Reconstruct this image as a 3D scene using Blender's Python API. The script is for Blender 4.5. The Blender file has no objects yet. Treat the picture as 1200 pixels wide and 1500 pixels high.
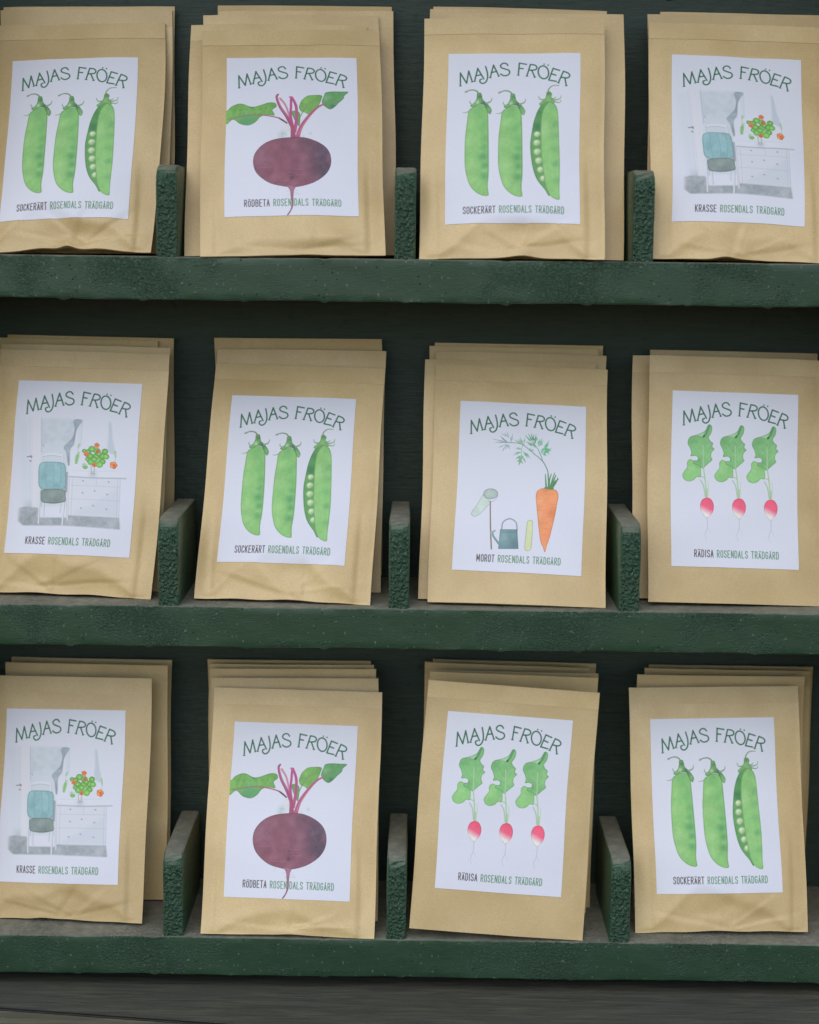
import bpy, bmesh, math, random
import numpy as np
from mathutils import Matrix, Vector

sc = bpy.context.scene
C = sc.collection
R = math.radians

# ------------------------------------------------------------------ camera, sky, sun, exposure
CAM_POS = Vector((0.00828, -0.98127, 0.00804))
PITCH, YAW, ROLL = 0.15588, -0.00358, 0.01172
cam = bpy.data.cameras.new('camera'); cam_o = bpy.data.objects.new('camera', cam); C.objects.link(cam_o)
_f = Vector((math.sin(YAW) * math.cos(PITCH), math.cos(YAW) * math.cos(PITCH), -math.sin(PITCH)))
_r = Vector((math.cos(YAW), -math.sin(YAW), 0)); _u = _r.cross(_f)
_rr = _r * math.cos(ROLL) + _u * math.sin(ROLL); _uu = _u * math.cos(ROLL) - _r * math.sin(ROLL)
cam_o.matrix_world = Matrix(((_rr.x, _uu.x, -_f.x, CAM_POS.x), (_rr.y, _uu.y, -_f.y, CAM_POS.y),
                             (_rr.z, _uu.z, -_f.z, CAM_POS.z), (0, 0, 0, 1)))
cam.sensor_fit = 'VERTICAL'; cam.sensor_height = 36; cam.sensor_width = 28.8
cam.lens = 2486.9 / 1500 * 36
cam.clip_start = 0.01; cam.clip_end = 100
cam.dof.use_dof = True; cam.dof.focus_distance = 1.03; cam.dof.aperture_fstop = 6.3
sc.camera = cam_o

w = bpy.data.worlds.new('World'); sc.world = w; w.use_nodes = True
nt = w.node_tree; nt.nodes.clear()
sky = nt.nodes.new('ShaderNodeTexSky'); sky.sky_type = 'NISHITA'; sky.sun_disc = False
SUN_EL, SUN_AZ = R(46), R(196)          # azimuth clockwise from +Y: the light comes over the photographer's shoulder
sky.sun_elevation = SUN_EL; sky.sun_rotation = SUN_AZ
sky.air_density = 1.0; sky.dust_density = 1.0; sky.ozone_density = 1.0
bg = nt.nodes.new('ShaderNodeBackground'); bg.inputs['Strength'].default_value = 0.12
out = nt.nodes.new('ShaderNodeOutputWorld')
nt.links.new(sky.outputs[0], bg.inputs[0]); nt.links.new(bg.outputs[0], out.inputs[0])
sun = bpy.data.lights.new('sun', 'SUN'); sun.energy = 0.8; sun.angle = R(60); sun.color = (1, 0.97, 0.93)
sun_o = bpy.data.objects.new('sun', sun); C.objects.link(sun_o)
_d = Vector((math.sin(SUN_AZ) * math.cos(SUN_EL), math.cos(SUN_AZ) * math.cos(SUN_EL), math.sin(SUN_EL)))
sun_o.rotation_euler = _d.to_track_quat('Z', 'Y').to_euler(); sun_o.location = _d * 5
sc.view_settings.view_transform = 'Standard'; sc.view_settings.look = 'None'
sc.view_settings.gamma = 1; sc.view_settings.use_curve_mapping = False
sc.view_settings.exposure = 0.43

# ------------------------------------------------------------------ helpers
def tag(o, label=None, cat=None, group=None, kind=None):
    for k, v in (('label', label), ('category', cat), ('group', group), ('kind', kind)):
        if v: o[k] = v
    return o

def empty(name, mat):
    o = bpy.data.objects.new(name, None); C.objects.link(o); o.matrix_world = mat
    o.empty_display_size = 0.02
    return o

def link_mesh(name, verts, faces, mat, parent=None, smooth=True, uvs=None):
    me = bpy.data.meshes.new(name)
    me.from_pydata([tuple(map(float, v)) for v in verts], [], faces)
    if uvs is not None:
        lay = me.uv_layers.new(name='UVMap')
        for l in me.loops: lay.data[l.index].uv = uvs[l.vertex_index]
    if smooth: me.polygons.foreach_set('use_smooth', [True] * len(me.polygons))
    me.materials.append(mat); me.update()
    o = bpy.data.objects.new(name, me); C.objects.link(o)
    if parent: o.parent = parent
    return o

class NT:
    """small node-material builder"""
    def __init__(s, name):
        s.m = bpy.data.materials.new(name); s.m.use_nodes = True; s.t = s.m.node_tree
        s.b = s.t.nodes['Principled BSDF']; s.x = 0
    def n(s, typ, **kw):
        nd = s.t.nodes.new(typ)
        for k, v in kw.items():
            if k in nd.bl_rna.properties: setattr(nd, k, v)
            else: nd.inputs[k.replace('_', ' ')].default_value = v
        return nd
    def l(s, a, b): s.t.links.new(a, b)
    def coord(s, which='Object', scale=(1, 1, 1), loc=(0, 0, 0), rand=False):
        tc = s.n('ShaderNodeTexCoord'); mp = s.n('ShaderNodeMapping')
        mp.inputs['Scale'].default_value = scale; mp.inputs['Location'].default_value = loc
        src = tc.outputs[which]
        if rand:
            oi = s.n('ShaderNodeObjectInfo'); va = s.n('ShaderNodeVectorMath', operation='MULTIPLY_ADD')
            va.inputs[1].default_value = (0, 0, 0); s.l(oi.outputs['Random'], va.inputs[1])
            va.inputs[0].default_value = (3.7, 5.1, 4.3); s.l(src, va.inputs[2]); src = va.outputs[0]
        s.l(src, mp.inputs['Vector']); return mp.outputs[0]
    def noise(s, vec, scale, detail=4, rough=0.55, dist=0):
        nd = s.n('ShaderNodeTexNoise'); s.l(vec, nd.inputs['Vector'])
        nd.inputs['Scale'].default_value = scale; nd.inputs['Detail'].default_value = detail
        nd.inputs['Roughness'].default_value = rough; nd.inputs['Distortion'].default_value = dist
        return nd.outputs['Fac']
    def ramp(s, fac, stops):
        r = s.n('ShaderNodeValToRGB'); s.l(fac, r.inputs[0]); e = r.color_ramp.elements
        while len(e) < len(stops): e.new(0.5)
        for i, (p, c) in enumerate(stops):
            e[i].position = p; e[i].color = (c[0], c[1], c[2], 1) if hasattr(c, '__len__') else (c, c, c, 1)
        return r.outputs[0]
    def math(s, op, a, b):
        m = s.n('ShaderNodeMath', operation=op)
        for i, v in enumerate((a, b)):
            if isinstance(v, (int, float)): m.inputs[i].default_value = v
            else: s.l(v, m.inputs[i])
        return m.outputs[0]
    def mix(s, fac, a, b, mode='MIX'):
        m = s.n('ShaderNodeMix', data_type='RGBA', blend_type=mode)
        for i, v in ((0, fac), (6, a), (7, b)):
            if isinstance(v, (int, float)): m.inputs[i].default_value = v
            elif hasattr(v, '__len__'): m.inputs[i].default_value = (*v, 1)
            else: s.l(v, m.inputs[i])
        return m.outputs[2]
    def bump(s, h, strength, dist, prev=None):
        b = s.n('ShaderNodeBump'); b.inputs['Strength'].default_value = strength; b.inputs['Distance'].default_value = dist
        s.l(h, b.inputs['Height'])
        if prev is not None: s.l(prev, b.inputs['Normal'])
        return b.outputs[0]

# ------------------------------------------------------------------ materials
def mat_green(name, crust=0.5, endgrain=False, grain_axis='x', dust=1.0, tone=1.0):
    k = NT(name)
    v = k.coord('Object')
    vs = k.coord('Object', scale=(1, 4, 9) if grain_axis == 'x' else (1, 1, 1))
    base = k.noise(v, 22, 5)
    fine = k.noise(vs, 70, 6, 0.65)
    col = k.ramp(base, [(0.3, (0.017 * tone, 0.048 * tone, 0.023 * tone)), (0.7, (0.025 * tone, 0.064 * tone, 0.032 * tone))])
    col = k.mix(k.ramp(fine, [(0.35, 0.0), (0.75, 0.35)]), col, (0.036 * tone, 0.080 * tone, 0.044 * tone))
    # pale flecks: specular specks of the paint put into its colour
    fl = k.noise(v, 380, 2, 0.5)
    col = k.mix(k.ramp(fl, [(0.66, 0.0), (0.72, 0.6)]), col, (0.17, 0.21, 0.175))
    # settled dust lies on faces that look up
    geo = k.n('ShaderNodeNewGeometry'); sep = k.n('ShaderNodeSeparateXYZ'); k.l(geo.outputs['True Normal'], sep.inputs[0])
    up = k.ramp(sep.outputs[2], [(0.55, 0.0), (0.92, 1.0)])
    dn = k.ramp(k.noise(v, 45, 6, 0.7), [(0.3, 0.6), (0.6, 1.0)])
    df = k.math('MULTIPLY', k.math('MULTIPLY', up, dn), 0.85 * dust)
    dc = k.ramp(k.noise(v, 160, 4, 0.7), [(0.3, (0.20, 0.185, 0.14)), (0.7, (0.34, 0.315, 0.25))])
    col = k.mix(df, col, dc)
    k.l(col, k.b.inputs['Base Color'])
    rr = k.math('ADD', k.ramp(fine, [(0.3, 0.27), (0.7, 0.45)]), k.math('MULTIPLY', df, 0.4))
    k.l(rr, k.b.inputs['Roughness'])
    k.b.inputs['Specular IOR Level'].default_value = 0.42
    # brush-marked skin, raised crusty patches, rough sawn end grain
    nb = k.bump(k.noise(vs, 190, 6, 0.65, .4), 0.3, 0.0006)
    vv = k.coord('Object', scale=(1, 1, 1.25))
    cr = k.noise(vv, 620, 4, 0.6, 0.8)
    if endgrain:
        vo = k.n('ShaderNodeTexVoronoi', feature='SMOOTH_F1'); wv = k.n('ShaderNodeVectorMath', operation='MULTIPLY_ADD')
        nz3 = k.n('ShaderNodeTexNoise'); k.l(v, nz3.inputs['Vector']); nz3.inputs['Scale'].default_value = 300
        k.l(nz3.outputs['Color'], wv.inputs[0]); wv.inputs[1].default_value = (.004, .004, .004); k.l(v, wv.inputs[2])
        k.l(wv.outputs[0], vo.inputs['Vector']); vo.inputs['Scale'].default_value = 520
        sx = k.math('MULTIPLY', sep.outputs[1], -1.0)
        sx = k.ramp(sx, [(.80, .08), (.97, 1.0)])
        nb = k.bump(k.math('MULTIPLY', vo.outputs['Distance'], sx), 1.0, 0.0034, nb)
        nb = k.bump(k.math('MULTIPLY', k.noise(v, 900, 3, 0.65), sx), 0.8, 0.0014, nb)
        chip = k.math('MULTIPLY', k.ramp(k.noise(v, 640, 3, 0.6), [(.54, 0.0), (.66, 0.9)]), sx)
        col = k.mix(chip, col, (0.10, 0.16, 0.125)); k.l(col, k.b.inputs['Base Color'])
    else:
        patch = k.ramp(k.noise(v, 17, 3, 0.5), [(0.50, 0.03), (0.62, crust)])
        nb = k.bump(k.math('MULTIPLY', k.ramp(cr, [(.45, 0.0), (.62, 1.0)]), patch), 0.75, 0.0007, nb)
        fleck = k.math('MULTIPLY', k.ramp(cr, [(.52, 0.0), (.68, 0.55)]), patch)  # lighter crust ridges: glints painted into the colour
        col = k.mix(fleck, col, (0.085 * tone, 0.135 * tone, 0.098 * tone)); k.l(col, k.b.inputs['Base Color'])
        vd = k.n('ShaderNodeTexVoronoi'); k.l(v, vd.inputs['Vector']); vd.inputs['Scale'].default_value = 260
        dots = k.ramp(vd.outputs['Distance'], [(0.06, 1.0), (0.16, 0.0)])
        dots = k.math('MULTIPLY', dots, k.ramp(k.noise(v, 60, 3), [(0.5, 0.0), (0.62, 1.0)]))
        nb = k.bump(dots, 1.0, 0.0016, nb)
        col = k.mix(k.math('MULTIPLY', dots, 0.55), col, (0.12 * tone, 0.17 * tone, 0.13 * tone)); k.l(col, k.b.inputs['Base Color'])
    k.l(nb, k.b.inputs['Normal'])
    return k.m

def mat_panel(name):
    k = NT(name)
    vs = k.coord('Object', scale=(1, 1, 12))
    v = k.coord('Object')
    g = k.noise(vs, 34, 7, 0.65, 0.8)
    col = k.ramp(g, [(0.3, (0.022, 0.042, 0.030)), (0.7, (0.034, 0.060, 0.044))])
    knot = k.noise(v, 120, 3, 0.5)
    col = k.mix(k.ramp(knot, [(0.66, 0.0), (0.76, 0.7)]), col, (0.012, 0.018, 0.018))
    col = k.mix(k.ramp(k.noise(vs, 150, 3, 0.6), [(0.68, 0.0), (0.8, 0.35)]), col, (0.10, 0.13, 0.12))
    k.l(col, k.b.inputs['Base Color'])
    k.b.inputs['Roughness'].default_value = 0.6
    nb = k.bump(k.noise(vs, 60, 6, 0.65, 0.5), 0.45, 0.0012)
    nb = k.bump(knot, 0.5, 0.0015, nb)
    k.l(nb, k.b.inputs['Normal'])
    return k.m

def mat_kraft(name):
    k = NT(name)
    v = k.coord('Object', rand=True)
    vf = k.coord('Object', scale=(1, 1, 2.2), rand=True)
    oi = k.n('ShaderNodeObjectInfo')
    a = k.noise(v, 30, 4)
    col = k.ramp(a, [(0.3, (0.585, 0.42, 0.190)), (0.7, (0.70, 0.525, 0.255))])
    fib = k.noise(vf, 900, 3, 0.6)
    col = k.mix(k.ramp(fib, [(0.35, 0.4), (0.62, 0.0)]), col, (0.47, 0.335, 0.165))
    fib2 = k.noise(vf, 1500, 2, 0.5)
    col = k.mix(k.ramp(fib2, [(0.62, 0.0), (0.75, 0.5)]), col, (0.78, 0.64, 0.41))
    scuff = k.math('MULTIPLY', k.ramp(k.noise(v, 24, 6, 0.75, .6), [(.58, 0.0), (.74, .45)]), k.ramp(k.noise(vf, 300, 4, .7), [(.4, .2), (.65, 1.0)]))
    col = k.mix(scuff, col, (0.76, 0.62, 0.37))
    col = k.mix(k.ramp(k.noise(v, 13, 3, 0.6), [(.55, 0.0), (.75, .35)]), col, (0.50, 0.36, 0.155))
    hs = k.n('ShaderNodeHueSaturation'); k.l(col, hs.inputs['Color'])
    k.l(k.math('ADD', k.math('MULTIPLY', oi.outputs['Random'], 0.16), 0.93), hs.inputs['Value'])
    k.l(hs.outputs[0], k.b.inputs['Base Color'])
    k.b.inputs['Roughness'].default_value = 0.42
    k.b.inputs['Specular IOR Level'].default_value = 0.5
    nb = k.bump(k.noise(v, 700, 3, 0.6), 0.25, 0.0004)
    nb = k.bump(k.noise(v, 60, 4, 0.6), 0.35, 0.0010, nb)
    k.l(nb, k.b.inputs['Normal'])
    return k.m

def mat_plank(name, warm=(1, 1, 1)):
    k = NT(name)
    vs = k.coord('Object', scale=(1, 11, 11)); v = k.coord('Object')
    g = k.noise(vs, 22, 7, 0.68, 0.7)
    col = k.ramp(g, [(0.28, (0.040, 0.040, 0.031)), (0.5, (0.078, 0.077, 0.060)), (0.75, (0.135, 0.130, 0.100))])
    col = k.mix(k.ramp(k.noise(vs, 90, 4, 0.7), [(0.62, 0.0), (0.78, 0.6)]), col, (0.27, 0.25, 0.19))
    col = k.mix(k.ramp(k.noise(v, 9, 4), [(0.4, 0.0), (0.7, 0.35)]), col, (0.05, 0.065, 0.055))
    oi = k.n('ShaderNodeObjectInfo')
    col = k.mix(k.ramp(k.noise(k.coord('Object', scale=(1, 3, 3)), 140, 3, .6), [(.70, 0.0), (.78, .55)]), col, (0.33, 0.30, 0.24))
    hs = k.n('ShaderNodeHueSaturation'); k.l(col, hs.inputs['Color'])
    k.l(k.math('ADD', k.math('MULTIPLY', oi.outputs['Random'], 0.1), 0.95), hs.inputs['Value'])
    col = k.mix(1.0, hs.outputs[0], warm, 'MULTIPLY')
    # side faces painted near-black: shade of the plank seam put into the colour
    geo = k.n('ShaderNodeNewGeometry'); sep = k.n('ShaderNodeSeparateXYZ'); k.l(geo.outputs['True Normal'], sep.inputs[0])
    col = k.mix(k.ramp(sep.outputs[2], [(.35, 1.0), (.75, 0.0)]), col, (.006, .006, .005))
    k.l(col, k.b.inputs['Base Color']); k.b.inputs['Roughness'].default_value = 0.75
    k.l(k.bump(g, 0.6, 0.002), k.b.inputs['Normal'])
    return k.m

M_SHELF = mat_green('green_shelf_paint', crust=0.9)
M_DIV = mat_green('green_end_grain_paint', endgrain=True, tone=1.3)
M_SIDE = mat_green('green_side_paint', crust=0.3, tone=0.8)
M_PANEL = mat_panel('dark_green_back_boards')
M_KRAFT = mat_kraft('kraft_paper')
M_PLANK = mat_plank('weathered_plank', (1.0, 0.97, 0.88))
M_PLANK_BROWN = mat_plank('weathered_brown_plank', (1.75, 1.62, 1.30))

# ------------------------------------------------------------------ the printed labels (painted here, in code)
AW, AH = 460, 640
PAPER = np.array([203, 206, 228]) / 255.0           # how the bare paper reads; inks are mixed relative to it
_rs = np.random.RandomState(5)

def box(a, r):
    r = int(r)
    if r < 1: return a
    for ax in (0, 1):
        p = np.concatenate([np.repeat(np.take(a, [0], ax), r + 1, ax), a, np.repeat(np.take(a, [-1], ax), r, ax)], ax)
        c = np.cumsum(p, ax); n = a.shape[ax]
        a = (np.take(c, np.arange(2 * r + 1, 2 * r + 1 + n), ax) - np.take(c, np.arange(0, n), ax)) / (2 * r + 1)
    return a
def soft_noise(r, gain=1.0):
    a = box(box(_rs.rand(AH, AW), r), r); a = (a - a.mean()) / (a.std() + 1e-9)
    return np.clip(a * 0.35 * gain, -1, 1)
NZ = [soft_noise(1), soft_noise(3), soft_noise(7), soft_noise(16)]
YY, XX = np.mgrid[0:AH, 0:AW].astype(float)

def curve(pts, closed, n=8):
    P = [np.array(p, float) for p in pts]; m = len(P); o = []
    for i in range(m if closed else m - 1):
        g = lambda k: P[k % m] if closed else P[min(max(k, 0), m - 1)]
        p0, p1, p2, p3 = g(i - 1), g(i), g(i + 1), g(i + 2)
        for t in np.arange(n) / n:
            o.append(0.5 * ((2 * p1) + (-p0 + p2) * t + (2 * p0 - 5 * p1 + 4 * p2 - p3) * t * t + (-p0 + 3 * p1 - 3 * p2 + p3) * t ** 3))
    if not closed: o.append(P[-1])
    return np.array(o)

def homog(src):
    """photo quad (tl, tr, br, bl) -> label canvas"""
    dst = [(0, 0), (AW, 0), (AW, AH), (0, AH)]; A = []; b = []
    for (x, y), (X, Y) in zip(src, dst):
        A.append([x, y, 1, 0, 0, 0, -x * X, -y * X]); b.append(X)
        A.append([0, 0, 0, x, y, 1, -x * Y, -y * Y]); b.append(Y)
    h = np.append(np.linalg.solve(np.array(A, float), np.array(b, float)), 1).reshape(3, 3)
    return h

class Art:
    def __init__(s, quad, region, scale):
        s.img = np.tile(PAPER, (AH, AW, 1)); s.H = homog(quad); s.o = region; s.k = scale
    def to(s, pts):
        q = np.array(pts, float) / s.k + np.array(s.o)
        h = np.c_[q, np.ones(len(q))] @ s.H.T
        return h[:, :2] / h[:, 2:]
    def lay(s, m, col, a=1.0):
        c = col if isinstance(col, np.ndarray) and col.ndim == 3 else np.array(col, float) / 255
        m = np.clip(m * a, 0, 1)[..., None]; s.img = s.img * (1 - m) + c * m
    def mask(s, pts, smooth=True, off=(0, 0)):
        P = s.to(np.array(pts, float) + np.array(off))
        if smooth: P = curve(P, True)
        K = 3; x0 = max(0, int(P[:, 0].min()) - 1); x1 = min(AW, int(P[:, 0].max()) + 2)
        y0 = max(0, int(P[:, 1].min()) - 1); y1 = min(AH, int(P[:, 1].max()) + 2)
        M = np.zeros((AH, AW))
        if x1 <= x0 or y1 <= y0: return M
        xs = x0 + (np.arange((x1 - x0) * K) + .5) / K; ys = y0 + (np.arange((y1 - y0) * K) + .5) / K
        ins = np.zeros((len(ys), len(xs)), bool)
        Q = np.roll(P, -1, 0)
        for (ax, ay), (bx, by) in zip(P, Q):
            if ay == by: continue
            r = (ys >= min(ay, by)) & (ys < max(ay, by))
            xc = ax + (ys[r] - ay) * (bx - ax) / (by - ay)
            ins[r] ^= xs[None, :] < xc[:, None]
        M[y0:y1, x0:x1] = ins.reshape(y1 - y0, K, x1 - x0, K).mean((1, 3))
        return M
    def wash(s, M, col, var=0.10, edge=0.25, tint=None, a=1.0):
        """watercolour: pigment gathers at the rim, blooms inside"""
        c = np.array(col, float) / 255
        f = 1 + var * (.22 * NZ[2] + .45 * NZ[3] + .3 * NZ[1])
        rim = M * (1 - box(box(M, 2), 2)) * 2
        f = f * (1 - edge * np.clip(rim, 0, 1))
        C3 = np.clip(c[None, None] * f[..., None], 0, 1)
        if tint is not None:
            for t, tc in tint:
                t = np.clip(t, 0, 1)[..., None]; C3 = C3 * (1 - t) + np.array(tc, float) / 255 * f[..., None] * t
        s.lay(M, C3, a)
    def poly(s, pts, col, smooth=True, off=(0, 0), **k):
        M = s.mask(pts, smooth, off); s.wash(M, col, **k); return M
    def blob(s, x, y, r, off=(0, 0), pw=1.0):
        P = s.to([(x + off[0], y + off[1]), (x + off[0] + r, y + off[1])]); rr = np.hypot(*(P[1] - P[0]))
        d = ((XX - P[0, 0]) ** 2 + (YY - P[0, 1]) ** 2) / rr ** 2
        return np.exp(-d * 1.3) ** pw
    def disc(s, x, y, rx, ry=None, off=(0, 0), rot=0):
        ry = ry or rx; a = np.arange(24) / 24 * 2 * np.pi
        c, sn = np.cos(rot), np.sin(rot)
        return s.mask([(x + rx * np.cos(t) * c - ry * np.sin(t) * sn, y + rx * np.cos(t) * sn + ry * np.sin(t) * c) for t in a], True, off)
    def line(s, pts, w, col, off=(0, 0), smooth=True, a=1.0, w2=None, mul=False):
        P = s.to(np.array(pts, float) + np.array(off))
        if smooth and len(P) > 2: P = curve(P, False, 7)
        sc_ = np.hypot(*(s.to([(100 + s.k, 100)])[0] - s.to([(100, 100)])[0])) / s.k
        ws = np.linspace(w, w2 if w2 else w, len(P)) * sc_
        M = np.zeros((AH, AW))
        for i in range(len(P) - 1):
            A, B = P[i], P[i + 1]; h = max(ws[i], ws[i + 1]) / 2 + 1.5
            x0 = max(0, int(min(A[0], B[0]) - h)); x1 = min(AW, int(max(A[0], B[0]) + h) + 2)
            y0 = max(0, int(min(A[1], B[1]) - h)); y1 = min(AH, int(max(A[1], B[1]) + h) + 2)
            if x1 <= x0 or y1 <= y0: continue
            px = XX[y0:y1, x0:x1] + .5 - A[0]; py = YY[y0:y1, x0:x1] + .5 - A[1]
            D = B - A; L = D @ D + 1e-9; t = np.clip((px * D[0] + py * D[1]) / L, 0, 1)
            dist = np.hypot(px - t * D[0], py - t * D[1])
            M[y0:y1, x0:x1] = np.maximum(M[y0:y1, x0:x1], np.clip((ws[i] * (1 - t) + ws[i + 1] * t) / 2 + .5 - dist, 0, 1))
        s.lay(M, col, a); return M

def title(img_owner):
    T = Art([(951, 1051), (1131, 1052), (1145, 1308), (962, 1310)], (960, 1060), 1200 / 170); T.img = img_owner.img
    ink = (42, 92, 70); W = 13.5
    ell = [(865 + 50 * math.cos(t) * .99 + 70 * math.sin(t) * .14, 150 - 50 * math.cos(t) * .14 * -1 * 0 + 70 * math.sin(t)) for t in np.arange(0, 6.4, .35)]
    S = [
        [[(73, 290), (64, 146)], [(64, 150), (132, 260)], [(132, 260), (144, 126)], [(143, 126), (186, 246)]],
        [[(208, 240), (230, 98)], [(228, 98), (296, 216)], [(216, 180), (268, 168)]],
        [[(305, 80), (326, 150), (331, 205), (318, 248), (290, 266), (264, 252), (259, 228), (276, 218)]],
        [[(357, 204), (381, 66)], [(380, 66), (440, 190)], [(366, 148), (416, 136)]],
        [[(520, 72), (500, 50), (472, 49), (450, 70), (458, 96), (494, 112), (530, 126), (542, 154), (524, 180), (488, 186), (456, 166)]],
        [[(629, 46), (626, 182)], [(628, 47), (698, 60)], [(628, 104), (668, 110)]],
        [[(736, 62), (709, 192)], [(736, 63), (778, 70), (800, 95), (784, 122), (724, 126)], [(752, 127), (786, 204)]],
        [ell], [[(866, 60), (867, 62)]], [[(905, 71), (906, 73)]],
        [[(956, 108), (921, 233)], [(956, 109), (1018, 131)], [(941, 166), (986, 182)], [(921, 233), (993, 248)]],
        [[(1056, 140), (1014, 263)], [(1056, 141), (1100, 160), (1118, 188), (1096, 211), (1034, 204)], [(1074, 212), (1092, 293)]],
    ]
    for L in S:
        for st in L: T.line(st, W, ink, a=.95)
    # small serifs
    for x0, y0, x1, y1 in ((62, 292, 84, 289), (196, 239, 220, 242), (346, 203, 368, 207), (614, 181, 638, 183), (697, 190, 721, 195), (1002, 260, 1026, 266), (176, 250, 196, 242), (430, 194, 450, 187), (776, 206, 796, 200), (1081, 294, 1103, 292)):
        T.line([(x0, y0), (x1, y1)], 7, ink, a=.8)
    img_owner.img = T.img

GL = {
 'O': [[(.5, 0), (.86, .05), (1, .2), (1, .8), (.86, .95), (.5, 1), (.14, .95), (0, .8), (0, .2), (.14, .05), (.5, 0)]],
 'D': [[(0, 0), (0, 1), (.6, 1), (.95, .85), (1, .7), (1, .3), (.95, .15), (.6, 0), (0, 0)]],
 'R': [[(0, 1), (0, 0), (.6, 0), (.95, .1), (.95, .42), (.6, .52), (0, .52)], [(.5, .52), (1, 1)]],
 'B': [[(0, 0), (0, 1), (.7, 1), (1, .9), (1, .6), (.7, .48), (0, .48)], [(0, 0), (.65, 0), (.93, .1), (.93, .38), (.65, .48)]],
 'S': [[(1, .22), (.9, .06), (.5, 0), (.1, .06), (0, .2), (.08, .38), (.9, .6), (1, .78), (.9, .94), (.5, 1), (.1, .94), (0, .78)]],
 'C': [[(1, .25), (.95, .1), (.5, 0), (.08, .1), (0, .25), (0, .75), (.08, .9), (.5, 1), (.95, .9), (1, .75)]],
 'G': [[(1, .25), (.95, .1), (.5, 0), (.08, .1), (0, .25), (0, .75), (.08, .9), (.5, 1), (.95, .9), (1, .75), (1, .53), (.55, .53)]],
 'K': [[(0, 0), (0, 1)], [(1, 0), (0, .6)], [(.35, .42), (1, 1)]],
 'E': [[(1, 0), (0, 0), (0, 1), (1, 1)], [(0, .48), (.8, .48)]],
 'T': [[(-.1, 0), (1.1, 0)], [(.5, 0), (.5, 1)]],
 'N': [[(0, 1), (0, 0), (1, 1), (1, 0)]],
 'A': [[(-.05, 1), (.5, 0), (1.05, 1)], [(.15, .66), (.85, .66)]],
 'L': [[(0, 0), (0, 1), (1, 1)]],
 'M': [[(-.15, 1), (-.15, 0), (.5, .75), (1.15, 0), (1.15, 1)]],
 'I': [[(.5, 0), (.5, 1)]],
}
def small_text(art, words, x0, x1, top, bot, gap=None):
    """words = ((text, ink), ...) set between canvas fractions x0..x1; condensed capitals"""
    T = Art([(0, 0), (AW, 0), (AW, AH), (0, AH)], (0, 0), 1.0); T.img = art.img
    adv = {'I': .6, 'M': 1.3}
    tot = sum(sum(adv.get(c, 1) for c in t) for t, _ in words) + .75 * (len(words) - 1)
    if gap: tot += .55
    step = (x1 - x0) * AW / tot; h = (bot - top) * AH; x = x0 * AW; lw = step * .56
    for t, ink in words:
        for i, c in enumerate(t):
            b = {'Ä': 'A', 'Å': 'A', 'Ö': 'O'}.get(c, c); a_ = adv.get(b, 1)
            y0 = top * AH; hh = h
            if b != c: y0 += h * .17; hh = h * .83
            ox = x + (a_ * step - lw) / 2
            for st in GL[b]: T.line([(ox + px * lw, y0 + py * hh) for px, py in st], 2.7, ink, smooth=False, a=.95)
            if c in 'ÄÖ':
                for px in (.15, .85): T.line([(ox + px * lw, y0 - h * .21), (ox + px * lw, y0 - h * .20)], 3.4, ink, smooth=False)
            if c == 'Å': T.line([(ox + .5 * lw, y0 - h * .19), (ox + .5 * lw, y0 - h * .18)], 4.6, ink, smooth=False)
            x += a_ * step
            if gap and gap == (t, i): x += .55 * step
        x += .75 * step
    art.img = T.img
DARK, GREEN = (62, 54, 62), (82, 124, 98)

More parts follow.
